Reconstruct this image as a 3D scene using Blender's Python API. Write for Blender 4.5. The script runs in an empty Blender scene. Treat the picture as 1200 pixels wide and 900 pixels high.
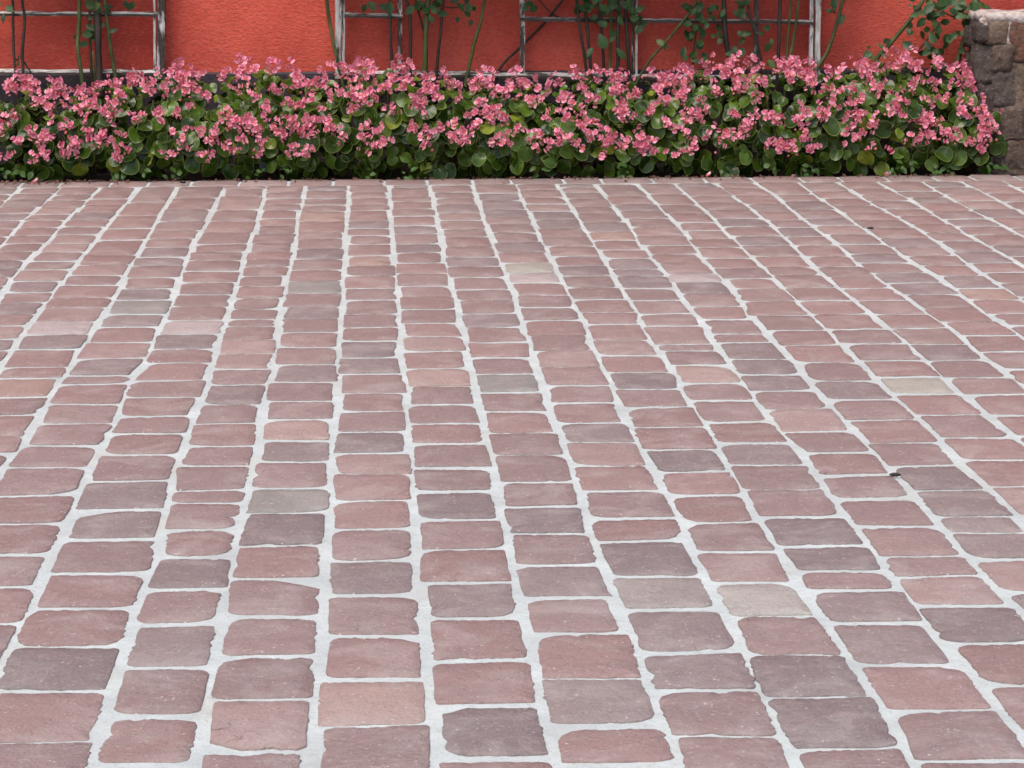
import bpy, bmesh, math, random
from mathutils import Vector, Matrix, noise as mn
random.seed(11)
R = random.random
U = random.uniform
SC = bpy.context.scene
COL = SC.collection

# ------------------------------------------------------------------ camera
F_PX, PITCH, ROLL, YAW, EYE = 2800.0, 0.208105, 0.00432, 0.059077, 1.5

def ray(px, py):
    """world direction through a pixel of the 1200x900 photograph"""
    u, v = px - 600.0, py - 450.0
    c, s = math.cos(ROLL), math.sin(ROLL)
    u, v = c*u - s*v, s*u + c*v
    x, y, z = u/F_PX, -v/F_PX, 1.0
    cp, sp = math.cos(PITCH), math.sin(PITCH)
    y, z = cp*y - sp*z, sp*y + cp*z
    cy, sy = math.cos(YAW), math.sin(YAW)
    x, z = cy*x + sy*z, -sy*x + cy*z
    return Vector((x, z, y))

cam = bpy.data.cameras.new('camera')
cam_o = bpy.data.objects.new('camera', cam)
COL.objects.link(cam_o)
cam.sensor_width = 36
cam.lens = F_PX/1200*36
cam.clip_start, cam.clip_end = 0.1, 500
fw = ray(600, 450).normalized()
rt = (ray(700, 450) - ray(600, 450)).normalized()
up = (ray(600, 350) - ray(600, 450)).normalized()
M = Matrix((rt, up, -fw)).transposed().to_4x4()
M.translation = Vector((0, 0, EYE))
cam_o.matrix_world = M
cam.dof.use_dof = True
cam.dof.focus_distance = 5.4
cam.dof.aperture_fstop = 32
SC.camera = cam_o

# ------------------------------------------------------------------ light
SUN_EL, SUN_AZ = math.radians(65), math.radians(210)     # soft high sun behind the camera, overcast
W = bpy.data.worlds.new('World'); SC.world = W
W.use_nodes = True
nt = W.node_tree; nt.nodes.clear()
wo = nt.nodes.new('ShaderNodeOutputWorld'); bg = nt.nodes.new('ShaderNodeBackground')
sky = nt.nodes.new('ShaderNodeTexSky'); sky.sky_type = 'NISHITA'; sky.sun_disc = False
sky.sun_elevation, sky.sun_rotation = SUN_EL, SUN_AZ
sky.air_density, sky.dust_density, sky.ozone_density = 1.0, 4.0, 1.0
bg.inputs['Strength'].default_value = 0.10
nt.links.new(sky.outputs[0], bg.inputs[0]); nt.links.new(bg.outputs[0], wo.inputs[0])
sl = bpy.data.lights.new('sun', 'SUN'); sl.energy = 1.2; sl.angle = math.radians(35); sl.color = (1, 0.94, 0.86)
so = bpy.data.objects.new('sun', sl); COL.objects.link(so)
sd = Vector((math.sin(SUN_AZ)*math.cos(SUN_EL), math.cos(SUN_AZ)*math.cos(SUN_EL), math.sin(SUN_EL)))
so.rotation_euler = sd.to_track_quat('Z', 'Y').to_euler()
so.location = (0, 0, 8)
SC.view_settings.view_transform = 'Standard'
SC.view_settings.look = 'None'
SC.view_settings.exposure = 1.05
SC.view_settings.gamma = 1.0
SC.render.engine = 'CYCLES'
SC.cycles.max_bounces = 6
J = {-5:[(20,224),(2,240)],-4:[(67,225),(25,260),(1,287)],-3:[(114,225),(95,241),(72,265),(50,290),(27,311),(15,324),(1,344)],-2:[(160,222),(140,247),(117,275),(97,300),(75,327),(51,361),(30,384),(20,402),(6,422)],-1:[(207,222),(185,257),(172,280),(152,312),(132,350),(124,362),(109,387),(96,408),(80,432),(68,450),(54,473),(39,500),(20,532),(3,550)],0:[(260,222),(245,255),(227,287),(215,315),(200,357),(186,387),(176,412),(167,427),(152,446),(144,467),(139,489),(127,511),(114,533),(102,560),(90,590),(74,625),(59,660),(40,700),(15,750)],1:[(312,220),(305,247),(300,267),(287,300),(277,332),(270,362),(261,387),(254,414),(249,435),(240,457),(230,482),(220,510),(205,550),(201,582),(190,610),(185,640),(176,670),(168,690),(149,750),(127,825),(107,890)],2:[(357,220),(352,250),(345,287),(337,325),(332,357),(327,370),(325,397),(322,422),(316,440),(312,457),(307,480),(305,505),(300,530),(293,557),(291,582),(282,610),(275,640),(269,672),(266,700),(255,762),(248,800),(239,850),(232,890)],3:[(410,222),(406,262),(404,300),(401,350),(398,380),(398,415),(396,437),(396,457),(392,480),(391,500),(387,530),(389,555),(386,587),(385,617),(383,642),(382,670),(380,707),(377,757),(371,815),(369,850),(364,890)],4:[(455,220),(459,262),(462,300),(466,350),(469,387),(471,420),(475,450),(478,485),(479,510),(480,535),(483,555),(487,587),(489,625),(492,660),(493,707),(499,757),(503,812),(506,870)],5:[(505,220),(512,262),(521,300),(529,337),(535,357),(541,382),(546,402),(554,442),(559,465),(564,487),(569,512),(574,532),(581,562),(585,595),(593,625),(601,662),(610,710),(622,757),(632,800),(644,855),(648,885)],6:[(555,220),(572,270),(587,307),(600,340),(608,370),(620,400),(627,425),(637,450),(642,470),(651,495),(659,518),(667,540),(674,555),(683,582),(690,610),(699,640),(712,670),(719,695),(735,725),(750,775),(772,825),(784,862),(790,890)],7:[(607,222),(625,262),(645,302),(665,340),(682,372),(686,390),(695,407),(704,422),(715,442),(721,460),(734,487),(743,510),(756,532),(772,560),(789,592),(801,620),(817,655),(834,688),(862,745),(880,787),(897,825),(908,850),(925,885)],8:[(657,222),(680,260),(700,290),(720,325),(741,360),(748,370),(757,390),(771,407),(783,425),(796,450),(807,470),(822,492),(834,513),(846,532),(862,560),(877,585),(893,612),(906,635),(929,662),(936,683),(957,712),(982,750),(1009,787),(1033,825),(1053,870)],9:[(700,220),(732,257),(755,290),(785,327),(805,357),(819,372),(834,395),(844,412),(861,430),(874,450),(885,468),(900,487),(914,505),(942,532),(961,564),(985,595),(1012,630),(1035,660),(1050,682),(1082,725),(1119,770),(1147,800),(1175,837)],10:[(747,217),(792,260),(820,297),(855,337),(869,355),(880,372),(899,391),(920,412),(937,433),(952,451),(972,471),(992,495),(1010,515),(1027,530),(1043,551),(1067,575),(1094,607),(1122,637),(1142,662),(1162,682),(1187,707)],11:[(795,219),(835,255),(870,290),(895,313),(927,347),(937,355),(959,375),(977,395),(996,414),(1019,437),(1044,460),(1067,480),(1091,505),(1112,527),(1132,550),(1159,572),(1186,597)],12:[(840,215),(882,245),(900,260),(947,305),(982,337),(1007,355),(1028,373),(1051,392),(1076,415),(1096,433),(1120,455),(1146,476),(1175,500),(1197,517)],13:[(877,210),(900,222),(937,252),(982,287),(1022,322),(1060,347),(1084,365),(1109,380),(1128,397),(1149,415),(1176,432),(1196,450)],14:[(930,210),(975,242),(1020,272),(1055,297),(1095,322),(1125,344),(1161,371),(1185,385)],15:[(977,211),(1020,237),(1062,260),(1112,292),(1150,320),(1197,350)],16:[(1020,209),(1065,232),(1125,269),(1162,290),(1200,312)],17:[(1075,210),(1137,245),(1197,275)],18:[(1120,209),(1172,235),(1200,250)]}
C = {-3:[233,240,249,257,265.5,275,285,295,306,316,329,342.5,355,368,381,397,412,424,440],-2:[220.5,237,252.5,267.5,281,299,310,322.5,334,349,360,377,392,409,430,443,465,487,512,531],-1:[220,232,245,259.5,270,279.5,290,301,311,325,338,351,368,383,401,420,440,450,473.5,496,522,548,580,614,649,688,732],0:[221,230,245.5,259,272.5,286,295,305,317.5,331,345,359.5,375,391,408.5,425,445.5,465.5,487.5,508,533,563,597,632,672,714,757,810,869],1:[218,225,232.5,239,246,255.5,264.5,274,285,295,304,312.5,323,335,349.5,362,374,382,398,414,432,451,474,496,522,546,574,589,620,653,690,732,782,839],2:[218,223,232.5,240,247.5,259,272.5,279.5,291,303,316,329,343,359.5,373,389,407,427,447,470,491,516.5,541,572,601,639,677.5,722,769,819,881],3:[217,225,232,240,246,259,267,276,286,299.5,311,323,337.5,351,367.5,383.5,399,419,438.5,460,482,505,531,555,586,619.5,657,697,745,796,851],4:[220,230,236,245,252.5,264,274,286,296,308,320,335,347.5,362,378.5,394,411.5,431.5,452,474,495.5,520,548,576,609,643,682,724,773,826,889],5:[216,225,232,239,249,258,268,277.5,289,301,312,325,339,352,367,384,400.5,419,438,459.5,482.5,507,533,564,594,625,662,699,743,794,850],6:[217,226,235,245,254,262.5,272.5,284,295.5,307.5,320,331,346,360,375,393,410.5,430,451,472,495,518.5,545,575,607,634,674,714,764,809,862],7:[222,231,239,247.5,257,267.5,277.5,288,300,311,323,337,351,365.5,379.5,398,416,436.5,455,477,500.5,526,553,580,612,646,682,723,767,816,878],8:[219,225,233,242,250,260,271,281,292.5,302.5,315,323,337.5,352,367,382,403,411,427.5,448.5,469,494,519,545,573,605,639,669.5,690.5,730,779,831,891],9:[217.5,230,239,247,256,265.5,276,287,297.5,307.5,320.5,330,344,359,374,391,401,420.5,439,457.5,479,505,530,556,584,617,652,674,710,754,802,857],10:[217.5,227.5,240,250,260,270,280,289.5,302.5,314,326,338,352.5,369,387,404.5,424.5,446,468,492,518,545.5,574,604.5,624.5,654.5,694,740,785],11:[219,229.5,237,246,256,265,276,287,300,312.5,322,337,352,368,385,402.5,422,441.5,462,486,512.5,539,569,605,640],12:[220,229,239,248,257.5,266,277,287,300,312,325,337.5,352,368,384.5,403,422,441.5,462.5,486,511],13:[216,227.5,236,245.5,255,264,274,286,297,307.5,319.5,331,344.5,361,376,393,412,433,452],14:[216,224,232,241,249,258,267,279,289,299.5,310.5,323,337.5,351,367,381,398],15:[213,221,227.5,235,244.5,253,262.5,272,282,294,307.5,319,331,347],16:[215,224,231,237.5,247,256,265,275,287.5,300,315],17:[219,227,235,245,255,267],18:[217.5,226,236]}
SKEW = -0.03735                      # the wall and the courses run along (1, SKEW)
C0, PITCHW = -0.4905*EYE, 0.13783*EYE

def G(px, py, z=0.0):
    d = ray(px, py); t = (z - EYE)/d.z
    return Vector((0, 0, EYE)) + d*t

def V(px, py, D):
    """point seen at a pixel on the upright plane y = D + SKEW*x"""
    d = ray(px, py); t = D/(d.y - SKEW*d.x)
    return Vector((0, 0, EYE)) + d*t

def dep(p): return p.y - SKEW*p.x
D_EDGE = sum(dep(G(x, y)) for x, y in ((100, 212.5), (600, 209.5), (1100, 206)))/3
D_WALL = D_EDGE + 0.62
PXM = F_PX/(V(600, 150, D_EDGE) - Vector((0, 0, EYE))).dot(fw)     # pixels per metre at the bed

# ------------------------------------------------------------------ materials
def mat(name, rough=0.7):
    m = bpy.data.materials.new(name); m.use_nodes = True
    n = m.node_tree; b = n.nodes['Principled BSDF']
    b.inputs['Roughness'].default_value = rough
    return m, n, b
def nd(n, typ, **kw):
    x = n.nodes.new(typ)
    for k, v in kw.items():
        if k in x.inputs.keys(): x.inputs[k].default_value = v
        else: setattr(x, k, v)
    return x
def noise(n, vec, scale, detail=4, rough=0.55, dist=0.0):
    t = nd(n, 'ShaderNodeTexNoise', Scale=scale, Detail=detail, Roughness=rough, Distortion=dist)
    if vec is not None: n.links.new(vec, t.inputs['Vector'])
    return t.outputs['Fac']
def ramp(n, fac, stops):
    r = n.nodes.new('ShaderNodeValToRGB'); e = r.color_ramp.elements
    while len(e) < len(stops): e.new(0.5)
    for i, (p, c) in enumerate(stops):
        e[i].position = p; e[i].color = (*c, 1) if len(c) == 3 else c
    n.links.new(fac, r.inputs[0]); return r.outputs[0]
def gray(a): return (a, a, a)
def mix(n, fac, a, b, mode='MIX'):
    m = n.nodes.new('ShaderNodeMix'); m.data_type = 'RGBA'; m.blend_type = mode
    for sock, v in ((m.inputs[0], fac), (m.inputs[6], a), (m.inputs[7], b)):
        if isinstance(v, (int, float)): sock.default_value = v
        elif isinstance(v, tuple): sock.default_value = (*v, 1)
        else: n.links.new(v, sock)
    return m.outputs[2]
def bump(n, b, h, strength, dist):
    x = nd(n, 'ShaderNodeBump', Strength=strength, Distance=dist)
    n.links.new(h, x.inputs['Height']); n.links.new(x.outputs[0], b.inputs['Normal']); return x
def pos(n, scale=(1, 1, 1)):
    g = n.nodes.new('ShaderNodeNewGeometry'); m = n.nodes.new('ShaderNodeMapping')
    m.inputs['Scale'].default_value = scale
    n.links.new(g.outputs['Position'], m.inputs['Vector']); return m.outputs[0]
def add(n, a, b, op='ADD'):
    m = n.nodes.new('ShaderNodeMath'); m.operation = op
    for s, v in ((m.inputs[0], a), (m.inputs[1], b)):
        if isinstance(v, (int, float)): s.default_value = v
        else: n.links.new(v, s)
    return m.outputs[0]

# paving stone: the tint of each stone is an attribute, the rest is mottling, flecks and cement film
m_stone, n, b = mat('porphyry', 0.55)
tint = nd(n, 'ShaderNodeAttribute', attribute_name='tint').outputs['Color']
P = pos(n); PS = pos(n, (1, 1.7, 1))
blot = noise(n, PS, 9, 5, 0.6, 0.4)
c = mix(n, ramp(n, blot, [(0.36, gray(0)), (0.66, gray(0.6))]), tint, mix(n, 0.5, tint, (0.20, 0.175, 0.165)))
warm = noise(n, PS, 23, 4, 0.6)
c = mix(n, ramp(n, warm, [(0.52, gray(0)), (0.75, gray(0.42))]), c, (0.36, 0.235, 0.22))
fine = noise(n, P, 150, 3, 0.7)
c = mix(n, ramp(n, fine, [(0.30, gray(0.5)), (0.47, gray(0))]), c, (0.11, 0.085, 0.085))
c = mix(n, ramp(n, noise(n, P, 85, 4, 0.75), [(0.58, gray(0)), (0.72, gray(0.7))]), c, (0.50, 0.42, 0.41))
film = noise(n, P, 5.5, 6, 0.7, 0.6)
vor = nd(n, 'ShaderNodeTexVoronoi', feature='DISTANCE_TO_EDGE', Scale=7.0)
wv = nd(n, 'ShaderNodeVectorMath', operation='ADD'); nz = nd(n, 'ShaderNodeTexNoise', Scale=9.0, Detail=5.0)
n.links.new(P, nz.inputs['Vector']); sc_ = nd(n, 'ShaderNodeVectorMath', operation='SCALE'); sc_.inputs['Scale'].default_value = 0.16
n.links.new(nz.outputs['Color'], sc_.inputs[0]); n.links.new(P, wv.inputs[0]); n.links.new(sc_.outputs[0], wv.inputs[1]); n.links.new(wv.outputs[0], vor.inputs['Vector'])
crack = ramp(n, vor.outputs['Distance'], [(0.002, gray(0.75)), (0.010, gray(0))])
crk = mix(n, 1.0, crack, ramp(n, noise(n, P, 4.5, 3, 0.6), [(0.62, gray(0)), (0.72, gray(1))]), 'MULTIPLY')
c = mix(n, crk, c, (0.085, 0.06, 0.058))
spk = nd(n, 'ShaderNodeTexVoronoi', Scale=75.0)
n.links.new(P, spk.inputs['Vector'])
c = mix(n, mix(n, 1.0, ramp(n, spk.outputs['Distance'], [(0.16, gray(1)), (0.24, gray(0))]), ramp(n, noise(n, P, 26, 2, 0.5), [(0.57, gray(0)), (0.63, gray(0.7))]), 'MULTIPLY'), c, (0.60, 0.53, 0.51))
scr = noise(n, pos(n, (1, 5, 1)), 48, 3, 0.65)
c = mix(n, ramp(n, scr, [(0.66, gray(0)), (0.73, gray(0.65))]), c, (0.12, 0.085, 0.082))
c = mix(n, ramp(n, film, [(0.48, gray(0.0)), (0.78, gray(0.55))]), c, (0.45, 0.41, 0.385))
n.links.new(c, b.inputs['Base Color'])
hh = add(n, add(n, add(n, crk, -0.5, 'MULTIPLY'), add(n, noise(n, P, 19, 5, 0.6), 0.8, 'MULTIPLY')), add(n, noise(n, P, 110, 4, 0.75), 0.4, 'MULTIPLY'))
bump(n, b, hh, 0.85, 0.016)
b.inputs['Specular IOR Level'].default_value = 0.4

m_mortar, n, b = mat('mortar', 0.85)
P = pos(n)
c = ramp(n, noise(n, P, 6, 5, 0.65), [(0.3, (0.37, 0.408, 0.402)), (0.7, (0.525, 0.573, 0.567))])
c = mix(n, ramp(n, noise(n, P, 170, 2, 0.7), [(0.3, gray(0.45)), (0.46, gray(0))]), c, (0.30, 0.29, 0.27))
c = mix(n, ramp(n, noise(n, P, 2.2, 4, 0.6), [(0.55, gray(0)), (0.75, gray(0.5))]), c, (0.40, 0.38, 0.31))
c = mix(n, ramp(n, noise(n, P, 1.1, 5, 0.65), [(0.35, gray(0.35)), (0.55, gray(0))]), c, (0.34, 0.345, 0.335))
c = mix(n, ramp(n, noise(n, P, 65, 3, 0.7), [(0.6, gray(0)), (0.72, gray(0.5))]), c, (0.28, 0.26, 0.24))
n.links.new(c, b.inputs['Base Color'])
bump(n, b, add(n, noise(n, P, 30, 4, 0.6), add(n, noise(n, P, 220, 3, 0.7), 0.35, 'MULTIPLY')), 0.7, 0.01)

m_ground, n, b = mat('gravel_ground', 0.95)
n.links.new(ramp(n, noise(n, pos(n), 20, 5), [(0.3, (0.22, 0.20, 0.18)), (0.7, (0.34, 0.31, 0.28))]), b.inputs['Base Color'])

m_soil, n, b = mat('soil', 0.95)
P = pos(n)
n.links.new(ramp(n, noise(n, P, 40, 5), [(0.3, (0.010, 0.007, 0.005)), (0.7, (0.035, 0.024, 0.018))]), b.inputs['Base Color'])
bump(n, b, noise(n, P, 60, 5), 1.0, 0.02)

m_wall, n, b = mat('red_stucco', 0.8)
P = pos(n); PS = pos(n, (1, 1, 2.6))
c = ramp(n, noise(n, P, 1.6, 4, 0.6), [(0.3, (0.46, 0.055, 0.037)), (0.7, (0.66, 0.115, 0.074))])
c = mix(n, ramp(n, noise(n, pos(n, (1, 1, 0.25)), 3.5, 5, 0.7), [(0.5, gray(0)), (0.75, gray(0.4))]), c, (0.42, 0.07, 0.055))
PD = pos(n, (1, 1, 2.2))
dab = noise(n, PD, 38, 3, 0.55, 0.35)
c = mix(n, ramp(n, dab, [(0.52, gray(0)), (0.68, gray(0.5))]), c, (0.60, 0.145, 0.11))
c = mix(n, ramp(n, noise(n, PD, 52, 4, 0.6), [(0.34, gray(0.55)), (0.48, gray(0))]), c, (0.34, 0.04, 0.028))
b.inputs['Specular IOR Level'].default_value = 0.25
n.links.new(c, b.inputs['Base Color'])
bump(n, b, add(n, dab, add(n, noise(n, P, 120, 3, 0.6), 0.5, 'MULTIPLY')), 0.6, 0.009)

m_plinth, n, b = mat('plinth_paint', 0.75)
P = pos(n)
n.links.new(ramp(n, noise(n, P, 12, 5, 0.65), [(0.3, (0.024, 0.017, 0.021)), (0.7, (0.055, 0.038, 0.045))]), b.inputs['Base Color'])
bump(n, b, noise(n, P, 60, 4), 0.6, 0.008)

def peel(name, axis, amount):
    m, n, b = mat(name, 0.75)
    P = pos(n, axis)
    wood = ramp(n, noise(n, P, 40, 5, 0.65), [(0.3, (0.018, 0.012, 0.009)), (0.7, (0.085, 0.06, 0.045))])
    paint = ramp(n, noise(n, P, 30, 4), [(0.3, (0.34, 0.32, 0.29)), (0.65, (0.66, 0.64, 0.60))])
    f = ramp(n, noise(n, P, 11, 6, 0.7, 0.3), [(amount - 0.04, gray(1)), (amount + 0.04, gray(0))])
    n.links.new(mix(n, f, wood, paint), b.inputs['Base Color'])
    bump(n, b, add(n, f, noise(n, P, 60, 4), 'ADD'), 0.7, 0.003)
    return m
m_peel_h = peel('peeling_white_rail', (0.5, 3, 3), 0.54)
m_peel_v = peel('peeling_white_upright', (3, 3, 0.5), 0.55)
m_peel_bare_shaded = peel('weathered_shaded_rail', (0.5, 3, 3), 0.36)  # bare weathered wood, darkened further to paint in the shadow under the rails
m_peel_bare_v = peel('weathered_upright', (3, 3, 0.5), 0.45)

def cane_mat(name, a, c2):
    m, n, b = mat(name, 0.55)
    n.links.new(ramp(n, noise(n, pos(n, (1, 1, 0.4)), 22, 4, 0.65), [(0.32, a), (0.68, c2)]), b.inputs['Base Color'])
    bump(n, b, noise(n, pos(n), 90, 3), 0.5, 0.003)
    return m
m_cane_green = cane_mat('green_cane', (0.025, 0.038, 0.008), (0.105, 0.118, 0.03))
m_cane_brown = cane_mat('brown_cane', (0.016, 0.010, 0.007), (0.055, 0.033, 0.02))
m_cane_dark = cane_mat('old_cane', (0.010, 0.009, 0.006), (0.035, 0.030, 0.018))

def leaf_mat(name, lo, hi, rim, rough, trans):
    m, n, b = mat(name, rough)
    oi = n.nodes.new('ShaderNodeObjectInfo')
    c = ramp(n, oi.outputs['Random'], [(0.0, lo), (0.94, hi), (0.965, (hi[0]*2.2, hi[1]*1.5, hi[2]*1.5))])
    at = nd(n, 'ShaderNodeAttribute', attribute_name='rim').outputs['Fac']
    c = mix(n, ramp(n, noise(n, pos(n), 45, 3), [(0.35, gray(0.35)), (0.6, gray(0))]), c, lo)
    c = mix(n, ramp(n, at, [(0.0, gray(0)), (1.0, gray(0.85))]), c, rim)
    n.links.new(c, b.inputs['Base Color'])
    b.inputs['Specular IOR Level'].default_value = 0.3
    t = n.nodes.new('ShaderNodeBsdfTranslucent'); n.links.new(c, t.inputs[0])
    ms = nd(n, 'ShaderNodeMixShader'); ms.inputs[0].default_value = trans
    n.links.new(b.outputs[0], ms.inputs[1]); n.links.new(t.outputs[0], ms.inputs[2])
    n.links.new(ms.outputs[0], n.nodes['Material Output'].inputs[0])
    return m
m_leaf = leaf_mat('begonia_leaf', (0.010, 0.030, 0.003), (0.085, 0.150, 0.015), (0.30, 0.31, 0.11), 0.26, 0.10)
m_rleaf = leaf_mat('rose_leaf', (0.015, 0.042, 0.012), (0.055, 0.11, 0.028), (0.04, 0.075, 0.025), 0.45, 0.15)
m_weed = leaf_mat('weed_leaf', (0.035, 0.085, 0.012), (0.07, 0.14, 0.025), (0.10, 0.17, 0.05), 0.45, 0.25)
m_stalk, n, b = mat('begonia_stalk', 0.5)
n.links.new(ramp(n, noise(n, pos(n), 15), [(0.35, (0.06, 0.09, 0.02)), (0.65, (0.16, 0.07, 0.04))]), b.inputs['Base Color'])

def petal_mat(name, lo, hi):
    m, n, b = mat(name, 0.38)
    oi = n.nodes.new('ShaderNodeObjectInfo')
    c = ramp(n, oi.outputs['Random'], [(0.0, lo), (0.5, tuple((p + q)/2 for p, q in zip(lo, hi))), (1.0, hi)])
    at = nd(n, 'ShaderNodeAttribute', attribute_name='rim').outputs['Fac']
    c = mix(n, ramp(n, at, [(0.0, gray(0.0)), (0.5, gray(0.10)), (0.9, gray(0.85))]), c, (0.97, 0.66, 0.76))  # paler petal edges, whitened further to paint in highlights
    n.links.new(c, b.inputs['Base Color'])
    t = n.nodes.new('ShaderNodeBsdfTranslucent'); n.links.new(c, t.inputs[0])
    ms = nd(n, 'ShaderNodeMixShader'); ms.inputs[0].default_value = 0.3
    n.links.new(b.outputs[0], ms.inputs[1]); n.links.new(t.outputs[0], ms.inputs[2])
    n.links.new(ms.outputs[0], n.nodes['Material Output'].inputs[0])
    return m
m_petal = petal_mat('pink_petal', (0.56, 0.03, 0.10), (0.91, 0.25, 0.39))
m_petal_dark = petal_mat('coral_petal', (0.55, 0.10, 0.11), (0.66, 0.19, 0.20))
m_stamen, n, b = mat('stamen', 0.6); b.inputs['Base Color'].default_value = (0.75, 0.42, 0.06, 1)

m_rubble, n, b = mat('rubble_stone', 0.85)
tint = nd(n, 'ShaderNodeAttribute', attribute_name='tint').outputs['Color']
P = pos(n)
c = mix(n, ramp(n, noise(n, P, 22, 6, 0.7), [(0.35, gray(0.7)), (0.6, gray(0))]), tint, (0.05, 0.035, 0.028))
c = mix(n, ramp(n, noise(n, P, 60, 4, 0.75), [(0.58, gray(0)), (0.68, gray(0.55))]), c, (0.42, 0.36, 0.31))
n.links.new(c, b.inputs['Base Color'])
bump(n, b, noise(n, P, 35, 6, 0.7), 1.0, 0.03)
m_capm, n, b = mat('lime_mortar', 0.9)
c = ramp(n, noise(n, P if False else pos(n), 18, 6, 0.7), [(0.34, (0.20, 0.15, 0.12)), (0.56, (0.52, 0.46, 0.43))])
n.links.new(c, b.inputs['Base Color'])
bump(n, b, noise(n, pos(n), 45, 5), 0.9, 0.015)
m_core, n, b = mat('old_mortar', 0.95)
n.links.new(ramp(n, noise(n, pos(n), 16, 5), [(0.35, (0.05, 0.04, 0.036)), (0.7, (0.19, 0.165, 0.155))]), b.inputs['Base Color'])
bump(n, b, noise(n, pos(n), 45, 5), 0.9, 0.015)
m_debris, n, b = mat('debris', 0.8); b.inputs['Base Color'].default_value = (0.03, 0.022, 0.02, 1)

# ------------------------------------------------------------------ helpers
def obj(name, me, parent=None, loc=None, **props):
    o = bpy.data.objects.new(name, me); COL.objects.link(o)
    if loc is not None: o.location = loc
    if parent is not None: o.parent = parent
    for k, v in props.items(): o[k] = v
    return o
def empty(name, loc, label, cat, group=None):
    o = obj(name, None, None, loc, label=label, category=cat)
    o.empty_display_size = 0.1
    if group: o['group'] = group
    return o
def mesh(name, vs, fs, mats, smooth=True, attr=None, tints=None, mi=None):
    me = bpy.data.meshes.new(name); me.from_pydata(vs, [], fs)
    for m in (mats if isinstance(mats, (list, tuple)) else [mats]): me.materials.append(m)
    if smooth: me.polygons.foreach_set('use_smooth', [True]*len(fs))
    if mi: me.polygons.foreach_set('material_index', mi)
    if attr:
        a = me.attributes.new('rim', 'FLOAT', 'POINT'); a.data.foreach_set('value', attr)
    if tints:
        a = me.attributes.new('tint', 'FLOAT_COLOR', 'POINT')
        a.data.foreach_set('color', [q for t in tints for q in (*t, 1.0)])
    me.update(); return me
def box_geo(cx, cy, cz, sx, sy, sz, vs, fs, j=0.0):
    k = len(vs)
    for z in (-1, 1):
        for y in (-1, 1):
            for x in (-1, 1):
                vs.append((cx + x*sx/2 + U(-j, j), cy + y*sy/2 + U(-j, j), cz + z*sz/2 + U(-j, j)))
    for f in ((0, 2, 3, 1), (4, 5, 7, 6), (0, 1, 5, 4), (2, 6, 7, 3), (0, 4, 6, 2), (1, 3, 7, 5)):
        fs.append([k + i for i in f])
def tube(vs, fs, pts, rad, sides=7):
    k0 = len(vs); n_ = len(pts)
    for i, p in enumerate(pts):
        t = (pts[min(i+1, n_-1)] - pts[max(i-1, 0)]).normalized()
        a = t.cross(Vector((0.3, 1, 0.2))).normalized(); b2 = t.cross(a)
        r = rad[i] if isinstance(rad, list) else rad
        for s in range(sides):
            an = 2*math.pi*s/sides
            q = p + (a*math.cos(an) + b2*math.sin(an))*r
            vs.append(tuple(q))
    for i in range(n_-1):
        for s in range(sides):
            s2 = (s+1) % sides
            fs.append([k0+i*sides+s, k0+i*sides+s2, k0+(i+1)*sides+s2, k0+(i+1)*sides+s])
    fs.append([k0 + s for s in range(sides)][::-1]); fs.append([k0+(n_-1)*sides+s for s in range(sides)])
def smooth_path(pts, sub=4):
    out = []
    for i in range(len(pts)-1):
        p0 = pts[max(i-1, 0)]; p1 = pts[i]; p2 = pts[i+1]; p3 = pts[min(i+2, len(pts)-1)]
        for s in range(sub):
            t = s/sub
            out.append(0.5*((2*p1) + (p2-p0)*t + (2*p0-5*p1+4*p2-p3)*t*t + (3*p1-p0-3*p2+p3)*t**3))
    out.append(pts[-1]); return out
def project(p):
    d = p - Vector((0, 0, EYE)); z = d.dot(fw)
    return 600 + F_PX*d.dot(rt)/z, 450 - F_PX*d.dot(up)/z

# ------------------------------------------------------------------ ground and paving
vs, fs = [], []
S_ = 120
vs = [(-S_, -S_, -0.12), (S_, -S_, -0.12), (S_, S_, -0.12), (-S_, S_, -0.12)]
obj('ground', mesh('ground', vs, [(0, 1, 2, 3)], m_ground, False), kind='structure', label='pale gravelly ground around the paved courtyard')

D0, X0, X1 = 2.6, -4.2, 5.2
def yD(x, D): return D + SKEW*x
vs, fs = [], []
NX, NY = 150, 150
for j in range(NY+1):
    for i in range(NX+1):
        x = X0 + (X1-X0)*i/NX; D = D0 + (D_EDGE - 0.01 - D0)*j/NY
        vs.append((x, yD(x, D), -0.0035 + 0.0013*mn.noise(Vector((x*5, D*5, 0)))))
for j in range(NY):
    for i in range(NX):
        a = j*(NX+1)+i; fs.append((a, a+1, a+NX+2, a+NX+1))
nb = len(vs)
vs += [(X0, yD(X0, D0), -0.11), (X1, yD(X1, D0), -0.11), (X1, yD(X1, D_EDGE-0.01), -0.11), (X0, yD(X0, D_EDGE-0.01), -0.11)]
fs += [(nb, nb+1, NX, 0), (nb+2, nb+3, NY*(NX+1), NY*(NX+1)+NX), (nb+1, nb+2, (NY+1)*(NX+1)-1, NX), (nb+3, nb, 0, NY*(NX+1))]
paving = obj('courtyard_paving', mesh('courtyard_paving', vs, fs, m_mortar), kind='structure',
             label='courtyard floor of reddish stone setts in pale grey mortar')

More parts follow.
